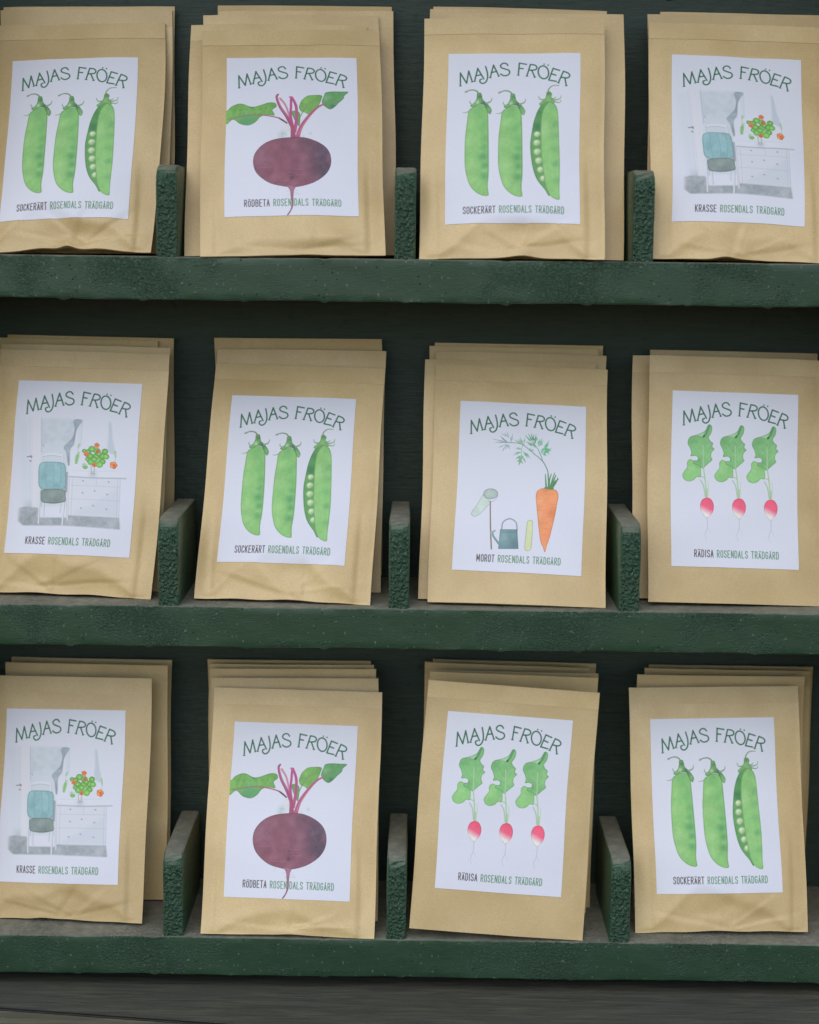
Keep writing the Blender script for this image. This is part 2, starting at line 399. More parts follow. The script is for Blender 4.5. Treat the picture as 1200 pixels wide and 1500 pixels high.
# ---- pea pods
def art_pea():
    a = Art([(951, 1051), (1131, 1052), (1145, 1308), (962, 1310)], (960, 1095), 1200 / 180)
    pod = [(165, 300), (200, 262), (250, 240), (300, 246), (338, 300), (350, 400), (362, 520), (372, 650), (380, 780), (388, 920), (385, 1060), (396, 1152), (345, 1156), (280, 1120), (225, 1055), (190, 960), (168, 850), (158, 700), (153, 550), (158, 420)]
    for off in ((0, 0), (306, 14)):
        dark = sum(a.blob(x, y, r, off) * k for x, y, r, k in ((330, 770, 46, .9), (352, 860, 38, .8), (352, 965, 40, .8), (335, 675, 40, .6), (335, 585, 42, .4), (300, 480, 60, .3), (330, 420, 50, .25), (250, 300, 70, .35)))
        light = sum(a.blob(x, y, r, off) * k for x, y, r, k in ((190, 600, 70, .6), (210, 850, 70, .7), (250, 1000, 70, .5), (200, 420, 50, .5), (310, 715, 22, .6), (345, 815, 20, .6), (345, 915, 18, .6)))
        a.poly(pod, (130, 183, 116), off=off, var=.10, edge=.28, tint=[(light, (156, 196, 138)), (dark, (84, 150, 98))])
        a.line([(338, 300), (350, 400), (372, 650), (388, 920), (385, 1060), (398, 1155)], 6, (96, 140, 88), off, a=.7)
        a.line([(128, 102), (150, 90), (185, 84), (222, 96), (246, 126)], 9, (116, 138, 118), off, w2=15)
        a.line([(122, 104), (132, 100)], 18, (128, 140, 128), off, a=.8)
        a.poly([(230, 122), (262, 116), (276, 150), (288, 186), (335, 232), (374, 290), (362, 334), (332, 300), (300, 240), (250, 236), (205, 262), (176, 245), (210, 215), (228, 170)], (108, 160, 104), off=off, var=.2, edge=.35,
               tint=[(a.blob(300, 230, 40, off), (66, 120, 80)), (a.blob(240, 210, 22, off), (165, 195, 160)), (a.blob(255, 150, 20, off), (80, 130, 84))])
        a.line([(322, 222), (352, 210), (366, 192), (368, 168)], 18, (128, 152, 132), off, w2=5)
        a.line([(205, 236), (180, 226), (168, 208), (172, 195)], 14, (126, 160, 130), off, w2=5)
        a.line([(186, 286), (160, 306), (135, 315), (112, 314)], 12, (130, 155, 130), off, w2=4)
    # opened pod: dark inside, pale peas, front half
    inside = [(880, 215), (835, 222), (795, 295), (768, 400), (756, 520), (750, 640), (762, 760), (788, 890), (830, 1000), (900, 1090), (950, 1150), (930, 900), (880, 600), (850, 400)]
    a.poly(inside, (94, 152, 92), var=.12, edge=.3, tint=[(a.blob(810, 330, 90) * .8, (74, 132, 80)), (a.blob(800, 470, 60), (64, 122, 80))])
    for x, y, r in ((806, 545, 33), (808, 632, 36), (818, 722, 37), (836, 812, 37), (856, 900, 35), (884, 985, 32)):
        m = a.disc(x, y, r); a.wash(m, (164, 198, 146), var=.08, edge=.35, tint=[(a.blob(x - 10, y - 12, r * .6), (206, 218, 200)), (a.blob(x + 20, y + 18, r * .7) * .6, (112, 160, 112))])
    front = [(880, 212), (920, 212), (960, 258), (980, 340), (995, 480), (1010, 640), (1024, 800), (1031, 950), (1034, 1100), (1038, 1185), (990, 1180), (945, 1140), (905, 1040), (880, 900), (855, 740), (840, 580), (830, 420), (838, 300)]
    dark = sum(a.blob(x, y, r) * k for x, y, r, k in ((960, 430, 40, .5), (965, 690, 40, .45), (985, 830, 36, .6), (1000, 1000, 40, .3), (950, 250, 50, .4), (970, 560, 45, .35)))
    a.poly(front, (132, 184, 118), var=.10, edge=.28, tint=[(a.blob(870, 500, 80) * .6, (156, 197, 140)), (a.blob(920, 900, 80) * .5, (150, 194, 134)), (dark, (88, 152, 104))])
    a.line([(872, 112), (876, 80), (900, 50), (930, 41), (966, 42)], 14, (124, 148, 122), w2=7)
    a.poly([(860, 112), (885, 104), (908, 125), (906, 160), (935, 200), (930, 225), (890, 212), (850, 225), (815, 240), (800, 228), (840, 190), (856, 155)], (120, 172, 106), var=.2, edge=.35, tint=[(a.blob(880, 125, 25), (88, 140, 90))])
    for L in ([(845, 185), (815, 188), (795, 170), (790, 150)], [(895, 170), (930, 172), (948, 155)], [(905, 185), (950, 185), (985, 170), (992, 140)], [(915, 195), (950, 208), (985, 208), (994, 185)], [(860, 200), (820, 235), (806, 248)]):
        a.line(L, 15, (116, 156, 116), w2=4)
    title(a)
    small_text(a, (('SOCKERÄRT', DARK), ('ROSENDALS', GREEN), ('TRÄDGÅRD', GREEN)), .13, .885, .905, .944)
    return a

# ---- beetroot
def art_beet():
    a = Art([(344, 1058), (525, 1064), (512, 1320), (326, 1315)], (330, 1110), 1200 / 190)
    small_text(a, (('RÖDBETA', DARK), ('ROSENDALS', GREEN), ('TRÄDGÅRD', GREEN)), .145, .875, .903, .942, gap=('ROSENDALS', 4))
    # far leaves
    ll = [(40, 228), (62, 212), (100, 175), (160, 152), (205, 158), (260, 186), (305, 188), (350, 175), (430, 150), (485, 160), (493, 195), (470, 215), (455, 235), (470, 285), (400, 280), (345, 300), (302, 350), (240, 382), (165, 362), (105, 312), (40, 352)]
    low = np.clip((a.blob(230, 345, 95) * 1.3), 0, 1)
    folds = sum(a.blob(x, 215, 13) for x in (120, 180, 235, 290, 345, 400))
    a.poly(ll, (110, 164, 88), var=.16, edge=.3, tint=[(low, (92, 152, 106)), (folds * .55, (84, 138, 80)), (a.blob(270, 180, 28) * .8, (70, 112, 96)), (a.blob(470, 190, 30) * .6, (92, 148, 92))])
    for x, y in ((430, 205), (370, 215), (310, 220), (245, 215), (180, 205), (120, 225)): a.line([(x - 25, 282), (x - 8, 250), (x, y)], 5, (150, 110, 104), w2=2, a=.55)
    a.line([(575, 370), (510, 318), (400, 286), (300, 274), (180, 286), (60, 305)], 13, (150, 88, 112), w2=6)
    a.line([(575, 370), (540, 342), (510, 318)], 13, (96, 52, 78))
    for x, y in ((420, 190), (340, 205), (250, 200), (160, 190)): a.line([(x - 30, 280), (x, y)], 4, (160, 190, 130), a=.5)
    a.poly([(690, 215), (700, 180), (722, 138), (770, 98), (830, 90), (896, 95), (888, 140), (862, 200), (812, 270), (770, 288), (742, 270), (705, 255)], (110, 162, 90), var=.18, edge=.3, tint=[(a.blob(780, 230, 40) * .5, (96, 150, 84)), (a.blob(740, 150, 35) * .5, (144, 188, 110))])
    a.line([(705, 290), (740, 225), (790, 175), (860, 120)], 8, (132, 116, 92), w2=3, a=.8)
    a.poly([(622, 262), (650, 248), (690, 268), (694, 330), (682, 405), (664, 380), (640, 330)], (96, 148, 92), var=.2, edge=.3)
    a.line([(690, 330), (700, 300), (715, 270)], 9, (104, 150, 96))
    a.poly([(896, 150), (915, 100), (935, 64), (1000, 55), (1065, 58), (1132, 62), (1095, 100), (1085, 130), (1040, 172), (1010, 205), (965, 235), (925, 215), (898, 180)], (94, 152, 100), var=.18, edge=.3, tint=[(a.blob(985, 205, 28) * .8, (60, 104, 84)), (a.blob(930, 110, 40) * .5, (136, 182, 150))])
    a.line([(910, 185), (960, 140), (1010, 105), (1060, 80)], 8, (132, 130, 100), w2=3, a=.8)
    for L in ([(760, 200), (720, 190)], [(790, 175), (770, 120)], [(820, 150), (850, 150)], [(770, 215), (810, 235)], [(960, 140), (940, 90)], [(990, 118), (1010, 80)], [(980, 130), (1010, 160)], [(940, 160), (960, 200)]):
        a.line(L, 4, (138, 112, 96), w2=2, a=.5)
    # stalks
    a.line([(528, 112), (572, 185), (598, 290), (618, 400)], 18, (184, 128, 156), w2=16)
    a.line([(514, 70), (500, 100), (524, 200), (575, 300), (612, 390)], 17, (152, 78, 118), w2=32)
    a.line([(506, 100), (530, 205), (580, 300)], 6, (186, 120, 152), a=.8)
    a.line([(626, 105), (620, 200), (612, 300), (628, 420)], 20, (172, 74, 132), w2=24)
    a.line([(632, 108), (664, 200), (662, 330), (640, 460)], 22, (168, 82, 130), w2=30)
    a.line([(612, 102), (632, 112)], 12, (196, 84, 150))
    a.line([(664, 512), (700, 410), (775, 300), (855, 215), (918, 182)], 40, (166, 92, 124), w2=12)
    a.line([(676, 490), (712, 410), (785, 302)], 10, (194, 130, 156), a=.7)
    a.line([(625, 520), (622, 440), (612, 370)], 48, (152, 78, 114), w2=24)
    for x, y, r, c in ((535, 480, 34, (146, 172, 172)), (520, 505, 26, (160, 180, 182)), (580, 430, 28, (206, 192, 186)), (572, 392, 16, (206, 182, 176)), (775, 482, 18, (172, 186, 196)), (715, 510, 16, (184, 194, 205)), (468, 520, 12, (206, 196, 200))):
        a.lay(a.blob(x, y, r) * np.clip(.65 + .6 * NZ[1], 0, 1), c, .9)
    # root
    body = [(262, 770), (275, 690), (320, 620), (390, 565), (480, 532), (600, 518), (720, 522), (820, 560), (895, 615), (935, 680), (946, 760), (930, 840), (885, 910), (810, 970), (720, 1012), (600, 1036), (480, 1016), (400, 986), (330, 930), (280, 860)]
    stri = np.clip(NZ[2] * .5 + NZ[3] * .9, -1, 1)
    tint = [(a.blob(350, 690, 120) * .7, (146, 104, 126)), (a.blob(470, 640, 90) * .5, (124, 76, 92)), (a.blob(880, 680, 150) * .95, (84, 72, 92)), (a.blob(880, 860, 120) * .9, (76, 66, 84)), (a.blob(730, 560, 70) * .6, (92, 74, 92)), (a.blob(500, 900, 150) * .5, (124, 74, 92)),
            (a.blob(700, 720, 60) * .6, (152, 106, 126)), (a.blob(380, 890, 70) * .5, (118, 70, 88)), (a.blob(600, 985, 60) * .5, (142, 92, 110)), (a.blob(590, 940, 16), (92, 56, 74)), (np.clip(stri, 0, 1) * .45, (158, 112, 132)), (np.clip(-stri, 0, 1) * .35, (96, 58, 78))]
    m = a.poly(body, (132, 86, 106), var=.07, edge=.3, tint=tint)
    for y, x0, x1 in ((905, 620, 715), (880, 560, 640), (850, 600, 700), (960, 430, 560), (820, 300, 420)):
        a.line([(x0, y), ((x0 + x1) / 2, y + 6), (x1, y + 2)], 4, (176, 132, 150), a=.45)
    a.poly([(540, 1012), (566, 1060), (570, 1130), (574, 1190), (556, 1255), (524, 1303), (542, 1298), (584, 1220), (592, 1130), (602, 1070), (614, 1028)], (156, 106, 132), var=.1, edge=.3)
    for L in ([(600, 1050), (640, 1075)], [(598, 1080), (660, 1112)], [(565, 1060), (530, 1080)], [(596, 1110), (640, 1108)], [(570, 1100), (545, 1120)], [(470, 1015), (455, 1060)]):
        a.line(L, 3, (176, 150, 176), a=.6)
    title(a)
    return a

# ---- radishes
def art_radish():
    a = Art([(985, 571), (1168, 579), (1170, 837), (983, 830)], (985, 625), 1200 / 170)
    for off in ((0, 0), (330, 12), (660, 26)):
        a.poly([(300, 405), (288, 380), (225, 346), (185, 335), (160, 365), (160, 415), (130, 460), (112, 500), (132, 545), (180, 565), (230, 550), (262, 520), (302, 516)], (136, 190, 128), off=off, var=.1, edge=.25, tint=[(a.blob(180, 430, 60, off) * .5, (152, 202, 142)), (a.blob(270, 400, 40, off) * .6, (112, 172, 112))])
        a.poly([(320, 432), (272, 398), (226, 382), (230, 350), (264, 346), (268, 316), (240, 300), (196, 302), (202, 265), (186, 216), (164, 172), (170, 125), (196, 96), (260, 78), (330, 46), (356, 5), (368, -20), (390, -22), (408, 5), (402, 60), (376, 112), (396, 150), (420, 172), (414, 208), (436, 234), (408, 268), (404, 310), (416, 346), (380, 380), (345, 412)],
               (122, 178, 122), off=off, var=.12, edge=.28, tint=[(a.blob(210, 150, 60, off) * .6, (102, 160, 108)), (a.blob(370, 300, 60, off) * .5, (142, 192, 138)), (a.blob(280, 350, 40, off) * .6, (100, 160, 106)), (a.blob(390, 190, 40, off) * .5, (140, 184, 140))])
        a.poly([(200, 98), (262, 78), (330, 48), (352, 20), (340, 70), (318, 108), (262, 96)], (156, 200, 162), off=off, var=.1, edge=.3)
        a.line([(325, 100), (352, 62), (366, 20), (376, -5)], 22, (84, 140, 98), off, w2=26, a=.85)
        a.line([(322, 102), (330, 92)], 16, (52, 92, 70), off)
        for L in ([(322, 300), (270, 240), (220, 170)], [(322, 250), (365, 200), (400, 165)], [(324, 350), (370, 300), (408, 250)], [(324, 360), (290, 330)]): a.line(L, 4, (156, 200, 150), off, a=.6)
        a.line([(318, 190), (325, 330), (330, 430), (346, 540), (362, 735)], 11, (158, 190, 156), off, w2=13)
        a.line([(300, 515), (328, 522), (348, 540)], 9, (150, 184, 146), off)
        a.line([(298, 550), (330, 610), (348, 725)], 11, (156, 182, 162), off)
        a.line([(374, 560), (382, 620), (372, 725)], 9, (176, 200, 178), off)
        a.line([(362, 650), (362, 735)], 24, (156, 184, 150), off, a=.7)
        bm = a.mask([(365, 736), (410, 758), (434, 820), (422, 888), (388, 930), (364, 956), (336, 936), (302, 880), (292, 820), (315, 758)], True, off)
        yy = a.to(np.array([(360, 738), (360, 955)]) + np.array(off)); t = np.clip((YY - yy[0, 1]) / (yy[1, 1] - yy[0, 1]) - (XX - yy[0, 0]) / 60 * .40, 0, 1)
        g = np.clip((t - .44) / .36, 0, 1)
        a.wash(bm, (226, 88, 118), var=.08, edge=.22, tint=[(np.clip(t * 2, 0, 1) * .6, (226, 104, 146)), (g, (224, 220, 224))])
        a.line([(364, 950), (362, 1050), (345, 1095), (338, 1130), (352, 1185)], 6, (160, 166, 190), off, w2=3, a=.8)
        a.line([(364, 1058), (382, 1085), (390, 1115)], 4, (170, 176, 200), off, a=.7)
        a.line([(340, 1110), (315, 1140), (306, 1150)], 3, (180, 186, 208), off, a=.6)
    title(a)
    small_text(a, (('RÄDISA', DARK), ('ROSENDALS', GREEN), ('TRÄDGÅRD', GREEN)), .175, .845, .905, .944)
    return a

# ---- carrot, a net on a stick, a watering can and a plant marker
def art_carrot():
    a = Art([(675, 588), (861, 597), (851, 845), (663, 837)], (690, 630), 7.5)
    G1, G2 = (104, 160, 128), (128, 150, 158)
    def spray(c, tips, col, w=13):
        for x, y in tips:
            mx, my = (c[0] + x) / 2, (c[1] + y) / 2
            a.line([c, (mx, my)], 4, col, a=.8); a.line([(mx, my), (x, y)], w, col, w2=3, a=.9)
    spray((700, 190), [(600, 72), (635, 55), (665, 50), (690, 60), (722, 62), (722, 110), (612, 150), (640, 165)], (92, 150, 118), 18)
    spray((745, 195), [(790, 105), (800, 135), (760, 115), (795, 165), (745, 140)], (112, 176, 146), 17)
    spray((770, 268), [(868, 130), (886, 215), (872, 250), (835, 298), (800, 215), (845, 190), (880, 235)], (102, 178, 140), 24)
    spray((582, 186), [(478, 125), (505, 148), (540, 98), (552, 120), (596, 108), (520, 120)], (116, 168, 132), 15)
    spray((556, 240), [(488, 222), (500, 210), (530, 215)], (128, 176, 146), 14)
    spray((556, 262), [(465, 300), (480, 275), (510, 282)], (116, 172, 136), 15)
    spray((558, 300), [(488, 342), (520, 415), (545, 370), (600, 382), (575, 340), (518, 360), (505, 330)], (110, 164, 126), 19)
    spray((572, 258), [(655, 332), (640, 300), (610, 310), (625, 330)], (112, 166, 132), 16)
    spray((440, 160), [(462, 60), (440, 90), (462, 95)], G2, 9)
    spray((432, 160), [(240, 118), (258, 155), (290, 152), (310, 135), (328, 150)], G2, 10)
    spray((395, 150), [(325, 85), (340, 110), (380, 132), (360, 120)], (116, 140, 140), 12)
    spray((420, 100), [(335, 58), (370, 55), (400, 40), (405, 85)], G2, 10)
    spray((385, 180), [(300, 215), (345, 258), (385, 232), (430, 232), (400, 205), (432, 200)], (128, 156, 156), 12)
    spray((640, 245), [(690, 230), (700, 250), (660, 215)], (118, 172, 140), 11)
    spray((720, 110), [(735, 95), (700, 130), (740, 130)], (98, 156, 122), 13)
    spray((690, 190), [(650, 190), (628, 175), (712, 215), (725, 205)], (108, 166, 134), 12)
    spray((820, 230), [(856, 160), (888, 240), (862, 285), (812, 300), (850, 215)], (86, 160, 118), 16)
    spray((545, 350), [(500, 370), (530, 400), (565, 395)], (100, 152, 116), 15)
    a.line([(845, 640), (848, 540), (838, 460), (800, 380), (760, 335), (700, 285), (590, 195), (530, 168), (440, 160), (380, 160)], 12, (92, 132, 112), w2=5)
    a.line([(790, 370), (765, 290), (735, 225), (690, 165)], 9, (100, 140, 118), w2=5)
    a.line([(720, 300), (690, 290)], 14, (124, 180, 150), w2=4)
    a.line([(556, 330), (556, 240), (575, 185)], 5, (130, 165, 150))
    b = Art([(675, 588), (861, 597), (851, 845), (663, 837)], (655, 580), 1200 / 220); b.img = a.img
    for L in ([(790, 760), (786, 700), (784, 640)], [(812, 755), (815, 690), (832, 636)], [(820, 755), (838, 690), (858, 628)], [(826, 755), (858, 700), (886, 680)], [(826, 750), (850, 690), (868, 645)], [(812, 755), (808, 690), (803, 640)], [(834, 755), (870, 700), (884, 668)]):
        b.line(L, 15, (82, 134, 92), w2=6)
    b.line([(786, 755), (836, 755)], 26, (84, 132, 90))
    body = [(722, 772), (764, 754), (820, 762), (868, 768), (886, 812), (876, 880), (860, 970), (840, 1060), (818, 1150), (796, 1215), (782, 1262), (764, 1215), (750, 1190), (736, 1115), (722, 1000), (710, 880), (706, 812)]
    m = b.poly(body, (224, 146, 104), var=.09, edge=.28, tint=[(b.blob(850, 950, 55) * .7, (204, 116, 80)), (b.blob(800, 1130, 45) * .6, (222, 134, 96)), (b.blob(745, 850, 40) * .6, (234, 170, 130)), (b.blob(740, 960, 30) * .5, (236, 178, 142)), (b.blob(785, 765, 30) * .5, (196, 130, 84))])
    for y, x0, x1 in ((800, 770, 860), (838, 730, 800), (880, 815, 874), (930, 715, 775), (975, 800, 856), (1030, 740, 790), (1075, 780, 836), (1120, 745, 785), (905, 830, 872)):
        b.line([(x0, y), ((x0 + x1) / 2, y + 5), (x1, y)], 3, (178, 110, 78), a=.5)
    # net on a stick
    b.poly([(296, 826), (350, 862), (318, 905), (262, 962), (222, 982), (192, 968), (196, 940), (232, 888), (284, 806)], (188, 204, 204), var=.1, edge=.25, a=.9)
    mm = b.disc(345, 800, 58, 42); b.wash(mm, (168, 184, 186), var=.14, edge=.45)
    b.line([(325, 860), (360, 862), (385, 845), (404, 815)], 4, (150, 160, 172))
    b.line([(343, 865), (344, 960), (348, 1080), (357, 1238)], 9, (124, 110, 108), w2=11)
    # watering can
    b.line([(438, 1095), (446, 1030), (500, 1000), (550, 1030), (560, 1092)], 10, (126, 148, 158))
    b.poly([(425, 1085), (560, 1085), (572, 1238), (412, 1238)], (108, 140, 152), smooth=False, var=.14, edge=.35, tint=[(b.blob(455, 1150, 40) * .6, (150, 174, 184)), (b.blob(545, 1200, 45) * .6, (84, 112, 124))])
    b.line([(418, 1200), (372, 1140), (366, 1110)], 18, (112, 142, 154), w2=12)
    b.line([(352, 1112), (382, 1096)], 16, (140, 164, 174))
    b.line([(425, 1110), (562, 1110)], 4, (82, 108, 120), a=.7)
    # marker
    b.poly([(638, 1030), (648, 1014), (668, 1010), (684, 1028), (682, 1140), (670, 1240), (622, 1242), (628, 1120)], (200, 208, 172), var=.08, edge=.3)
    title(b)
    small_text(b, (('MOROT', DARK), ('ROSENDALS', GREEN), ('TRÄDGÅRD', GREEN)), .18, .84, .905, .944)
    return b

# ---- a pale room: door, chair with a throw, dresser, cress in a vase
def art_cress():
    a = Art([(29, 559), (210, 562), (189, 816), (5, 814)], (20, 610), 1200 / 180)
    P = (186, 196, 214)
    # wall between door and window
    a.lay(box(a.mask([(290, 35), (620, 45), (600, 200), (540, 330), (540, 900), (250, 900)], False), 5), P, .75)
    a.lay(box(a.mask([(60, 60), (165, 40), (170, 890), (80, 900)], False), 12), (192, 200, 220), .6)
    a.lay(np.clip(box(a.mask([(290, 35), (620, 45), (600, 300), (290, 300)], False), 10) * (.5 + NZ[2]), 0, 1), (170, 182, 200), .5)
    # curtain
    a.wash(box(a.mask([(606, 48), (690, 50), (650, 110), (625, 160), (614, 230), (600, 290), (566, 345), (560, 480), (545, 490), (530, 372), (505, 318), (540, 275), (590, 220), (612, 140)]), 2), (148, 160, 178), var=.2, edge=.2)
    a.lay(box(a.mask([(650, 110), (690, 50), (680, 300), (640, 330)], False), 3), (192, 200, 220), .7)
    a.lay(box(a.mask([(945, 60), (968, 90), (980, 230), (1000, 330), (980, 380), (930, 330), (940, 200)]), 3), (178, 188, 208), .85)
    a.line([(690, 60), (680, 180), (668, 300)], 4, (168, 178, 196), a=.6)
    # floor
    fl = a.mask([(30, 915), (120, 905), (240, 912), (255, 1010), (520, 1010), (550, 985), (1028, 992), (1036, 1102), (760, 1092), (500, 1084), (90, 1086), (30, 1040)], False)
    fl = box(fl, 3)
    fade = np.clip((XX - a.to([(20, 1000)])[0, 0]) / 22, 0, 1)
    a.wash(fl * fade, (160, 166, 180), var=.22, edge=.15, tint=[(a.blob(130, 1040, 90) * .7, (132, 140, 152)), (a.blob(800, 1040, 160) * .5, (140, 146, 162)), (a.blob(420, 1050, 110) * .5, (136, 146, 158))])
    for x in (620, 700, 780, 860, 940): a.line([(x, 1000), (x + 22, 1090)], 3, (132, 138, 152), a=.35)
    a.lay(a.blob(150, 905, 60) * .7, (140, 146, 160), .5)
    # door
    for x, w_, al in ((166, 4, .35), (186, 5, .4), (236, 4, .35), (284, 7, .5)): a.line([(x + 6, 30), (x - 6, 905)], w_, (150, 156, 178), a=al)
    a.lay(box(a.mask([(190, 30), (280, 30), (238, 912), (176, 912)], False), 3), (204, 206, 224), .7)
    a.line([(138, 414), (188, 409)], 9, (124, 112, 122)); a.line([(175, 400), (182, 425)], 8, (140, 124, 132)); a.line([(168, 452), (174, 456)], 15, (138, 122, 128), a=.85)
    a.line([(300, 295), (305, 310)], 18, (160, 168, 188), a=.6)
    # dresser
    a.lay(box(a.mask([(570, 605), (1048, 610), (1028, 990), (552, 986)], False), 1), (198, 201, 220), .9)
    a.lay(box(a.mask([(590, 545), (1015, 538), (1098, 602), (565, 600)], False), 2), (204, 207, 226), .8)
    a.lay(box(a.mask([(800, 845), (1030, 700), (1022, 985), (560, 980)], False), 8), (184, 192, 212), .5)
    a.line([(560, 604), (800, 612), (1098, 606)], 13, (162, 168, 190), a=.85)
    a.line([(592, 546), (800, 548), (1012, 540)], 4, (176, 182, 204), a=.6)
    for L in ([(568, 690), (1042, 694)], [(562, 822), (1034, 828)], [(556, 984), (1028, 992)], [(560, 612), (540, 1040)], [(590, 620), (572, 980)], [(1046, 612), (1026, 1000)], [(1022, 620), (1006, 985)], [(820, 620), (818, 690)]):
        a.line(L, 5, (164, 170, 194), a=.6)
    for x, y in ((690, 642), (935, 645), (685, 760), (800, 738), (920, 768), (785, 882), (670, 910), (910, 912)): a.line([(x - 3, y), (x + 3, y + 2)], 14, (146, 142, 162), a=.75)
    a.poly([(538, 600), (562, 604), (544, 1045), (526, 1042)], (206, 208, 226), smooth=False, var=.03, edge=.2)
    # vase and cress
    a.poly([(766, 500), (804, 500), (800, 560), (806, 574), (764, 574), (770, 560)], (196, 204, 206), var=.08, edge=.35)
    a.lay(a.blob(785, 578, 40) * .6, (150, 158, 176), .7)
    r_ = random.Random(11)
    for x, y, r in ((780, 330, 34), (740, 360, 30), (830, 350, 34), (905, 350, 30), (760, 400, 36), (820, 405, 36), (880, 395, 34), (915, 400, 30), (770, 450, 38), (830, 450, 38), (880, 450, 30), (850, 480, 34), (735, 430, 22), (845, 375, 28), (800, 430, 30), (705, 350, 22)):
        m = a.disc(x, y, r, r * .9); a.wash(m, r_.choice(((122, 186, 92), (108, 172, 84), (136, 192, 106), (114, 178, 92))), var=.12, edge=.35, tint=[(a.blob(x, y, r * .3), (150, 204, 130))])
    for L in ([(655, 290), (648, 310)], [(652, 370), (625, 420), (620, 470)], [(700, 480), (690, 500)], [(1000, 350), (1005, 400)]): a.line(L, 26, (150, 186, 150), w2=18, a=.7)
    a.line([(640, 400), (626, 470)], 34, (126, 180, 112), w2=22, a=.9)
    a.poly([(690, 508), (715, 492), (738, 505), (722, 526), (700, 524)], (116, 182, 92))
    a.line([(650, 300), (640, 370), (622, 470)], 3, (130, 165, 130)); a.line([(770, 490), (720, 480), (690, 490)], 3, (130, 165, 130)); a.line([(990, 470), (1010, 400), (1000, 340)], 3, (140, 170, 150))
    for x, y, r in ((828, 292, 26), (724, 378, 26), (838, 352, 20), (802, 484, 22), (984, 482, 36)):
        for k in range(5):
            t = k * 1.256 + x; a.wash(a.disc(x + r * .5 * math.cos(t), y + r * .5 * math.sin(t), r * .52), r_.choice(((232, 136, 84), (226, 116, 72), (238, 160, 96))), var=.1, edge=.3)
        a.lay(a.blob(x, y, r * .35), (206, 92, 54), .8)
    # chair with throw and cushion
    for L in ([(282, 470), (262, 760), (246, 1064)], [(500, 470), (510, 760), (486, 1084)], [(300, 800), (296, 1000)], [(470, 800), (462, 960)]): a.line(L, 15, (196, 202, 220)); a.line([(p[0] + 9, p[1]) for p in L], 4, (132, 142, 158), a=.7)
    a.lay(box(a.mask([(515, 560), (545, 560), (535, 760), (505, 760)], False), 2), (120, 132, 150), .7)
    a.line([(290, 400), (390, 384), (492, 400)], 26, (202, 206, 224)); a.line([(290, 414), (390, 399), (492, 414)], 4, (140, 148, 166), a=.8)
    for x in (288, 494): a.line([(x, 380), (x, 500)], 16, (200, 205, 223)); a.line([(x + 8, 385), (x + 8, 500)], 3, (140, 148, 166), a=.7)
    a.poly([(270, 480), (390, 462), (510, 482), (524, 600), (512, 718), (400, 738), (268, 722), (250, 610)], (138, 176, 190), var=.12, edge=.32, tint=[(a.blob(300, 600, 40) * .6, (112, 150, 166)), (a.blob(440, 540, 60) * .5, (158, 192, 206)), (a.blob(430, 690, 50) * .5, (112, 150, 164))])
    for L in ([(330, 480), (322, 600), (330, 715)], [(400, 476), (408, 600), (398, 728)], [(470, 485), (476, 600), (462, 718)]): a.line(L, 5, (108, 144, 160), a=.6)
    a.poly([(284, 742), (400, 728), (506, 738), (520, 800), (512, 850), (400, 868), (286, 856), (272, 800)], (128, 142, 146), var=.14, edge=.32, tint=[(a.blob(400, 775, 60) * .5, (150, 164, 168)), (a.blob(420, 850, 60) * .6, (104, 118, 120))])
    a.line([(286, 858), (400, 872), (512, 852)], 5, (92, 104, 110), a=.7)
    title(a)
    small_text(a, (('KRASSE', DARK), ('ROSENDALS', GREEN), ('TRÄDGÅRD', GREEN)), .165, .845, .905, .944)
    return a

def to_lin(c): return np.where(c <= .04045, c / 12.92, ((c + .055) / 1.055) ** 2.4)
def to_srgb(c): return np.where(c <= .0031308, c * 12.92, 1.055 * np.maximum(c, 1e-9) ** (1 / 2.4) - .055)
PAPER_ALB = np.array([0.76, 0.77, 0.835])
def label_material(name, art):
    lin = to_lin(np.clip(art.img, 0, 1)) / to_lin(PAPER) * PAPER_ALB
    rgba = np.ones((AH, AW, 4), np.float32); rgba[..., :3] = to_srgb(np.clip(lin, 0, 1))
    im = bpy.data.images.new(name + '_print', AW, AH)
    im.pixels.foreach_set(rgba[::-1].ravel()); im.update(); im.pack()
    k = NT(name)
    tx = k.n('ShaderNodeTexImage'); tx.image = im; tx.interpolation = 'Cubic'; tx.extension = 'EXTEND'
    tc = k.n('ShaderNodeTexCoord'); k.l(tc.outputs['UV'], tx.inputs['Vector'])
    # faint laid texture of the paper
    fib = k.noise(k.coord('Object'), 1300, 2, .5)
    col = k.mix(k.ramp(fib, [(.35, .06), (.6, .0)]), tx.outputs['Color'], (.45, .46, .52))
    k.l(col, k.b.inputs['Base Color']); k.b.inputs['Roughness'].default_value = .55
    k.b.inputs['Specular IOR Level'].default_value = .3
    k.l(k.bump(k.noise(k.coord('Object'), 90, 3), .15, .0006), k.b.inputs['Normal'])
    return k.m
LABELS = {n: label_material(n + '_label_paper', f()) for n, f in (('pea', art_pea), ('beet', art_beet), ('radish', art_radish), ('carrot', art_carrot), ('cress', art_cress))}


# ------------------------------------------------------------------ the rack
SP, TH = 0.136, 0.0121                 # divider spacing, divider thickness
ZS = [0.0, -0.20417, -0.41003]         # shelf tops
HF, HD = 0.0244, 0.0522                # shelf board thickness, divider height
DEP, PANEL_Y = 0.081, 0.0975
ZC = -0.4437                           # counter top
rng = random.Random(7)

def noisef(x, seed):                   # smooth 1-D wobble
    return sum(math.sin(x * f + seed * 1.7 * i) * a for i, (f, a) in enumerate(((37, .5), (83, .3), (171, .2), (390, .12)), 1))

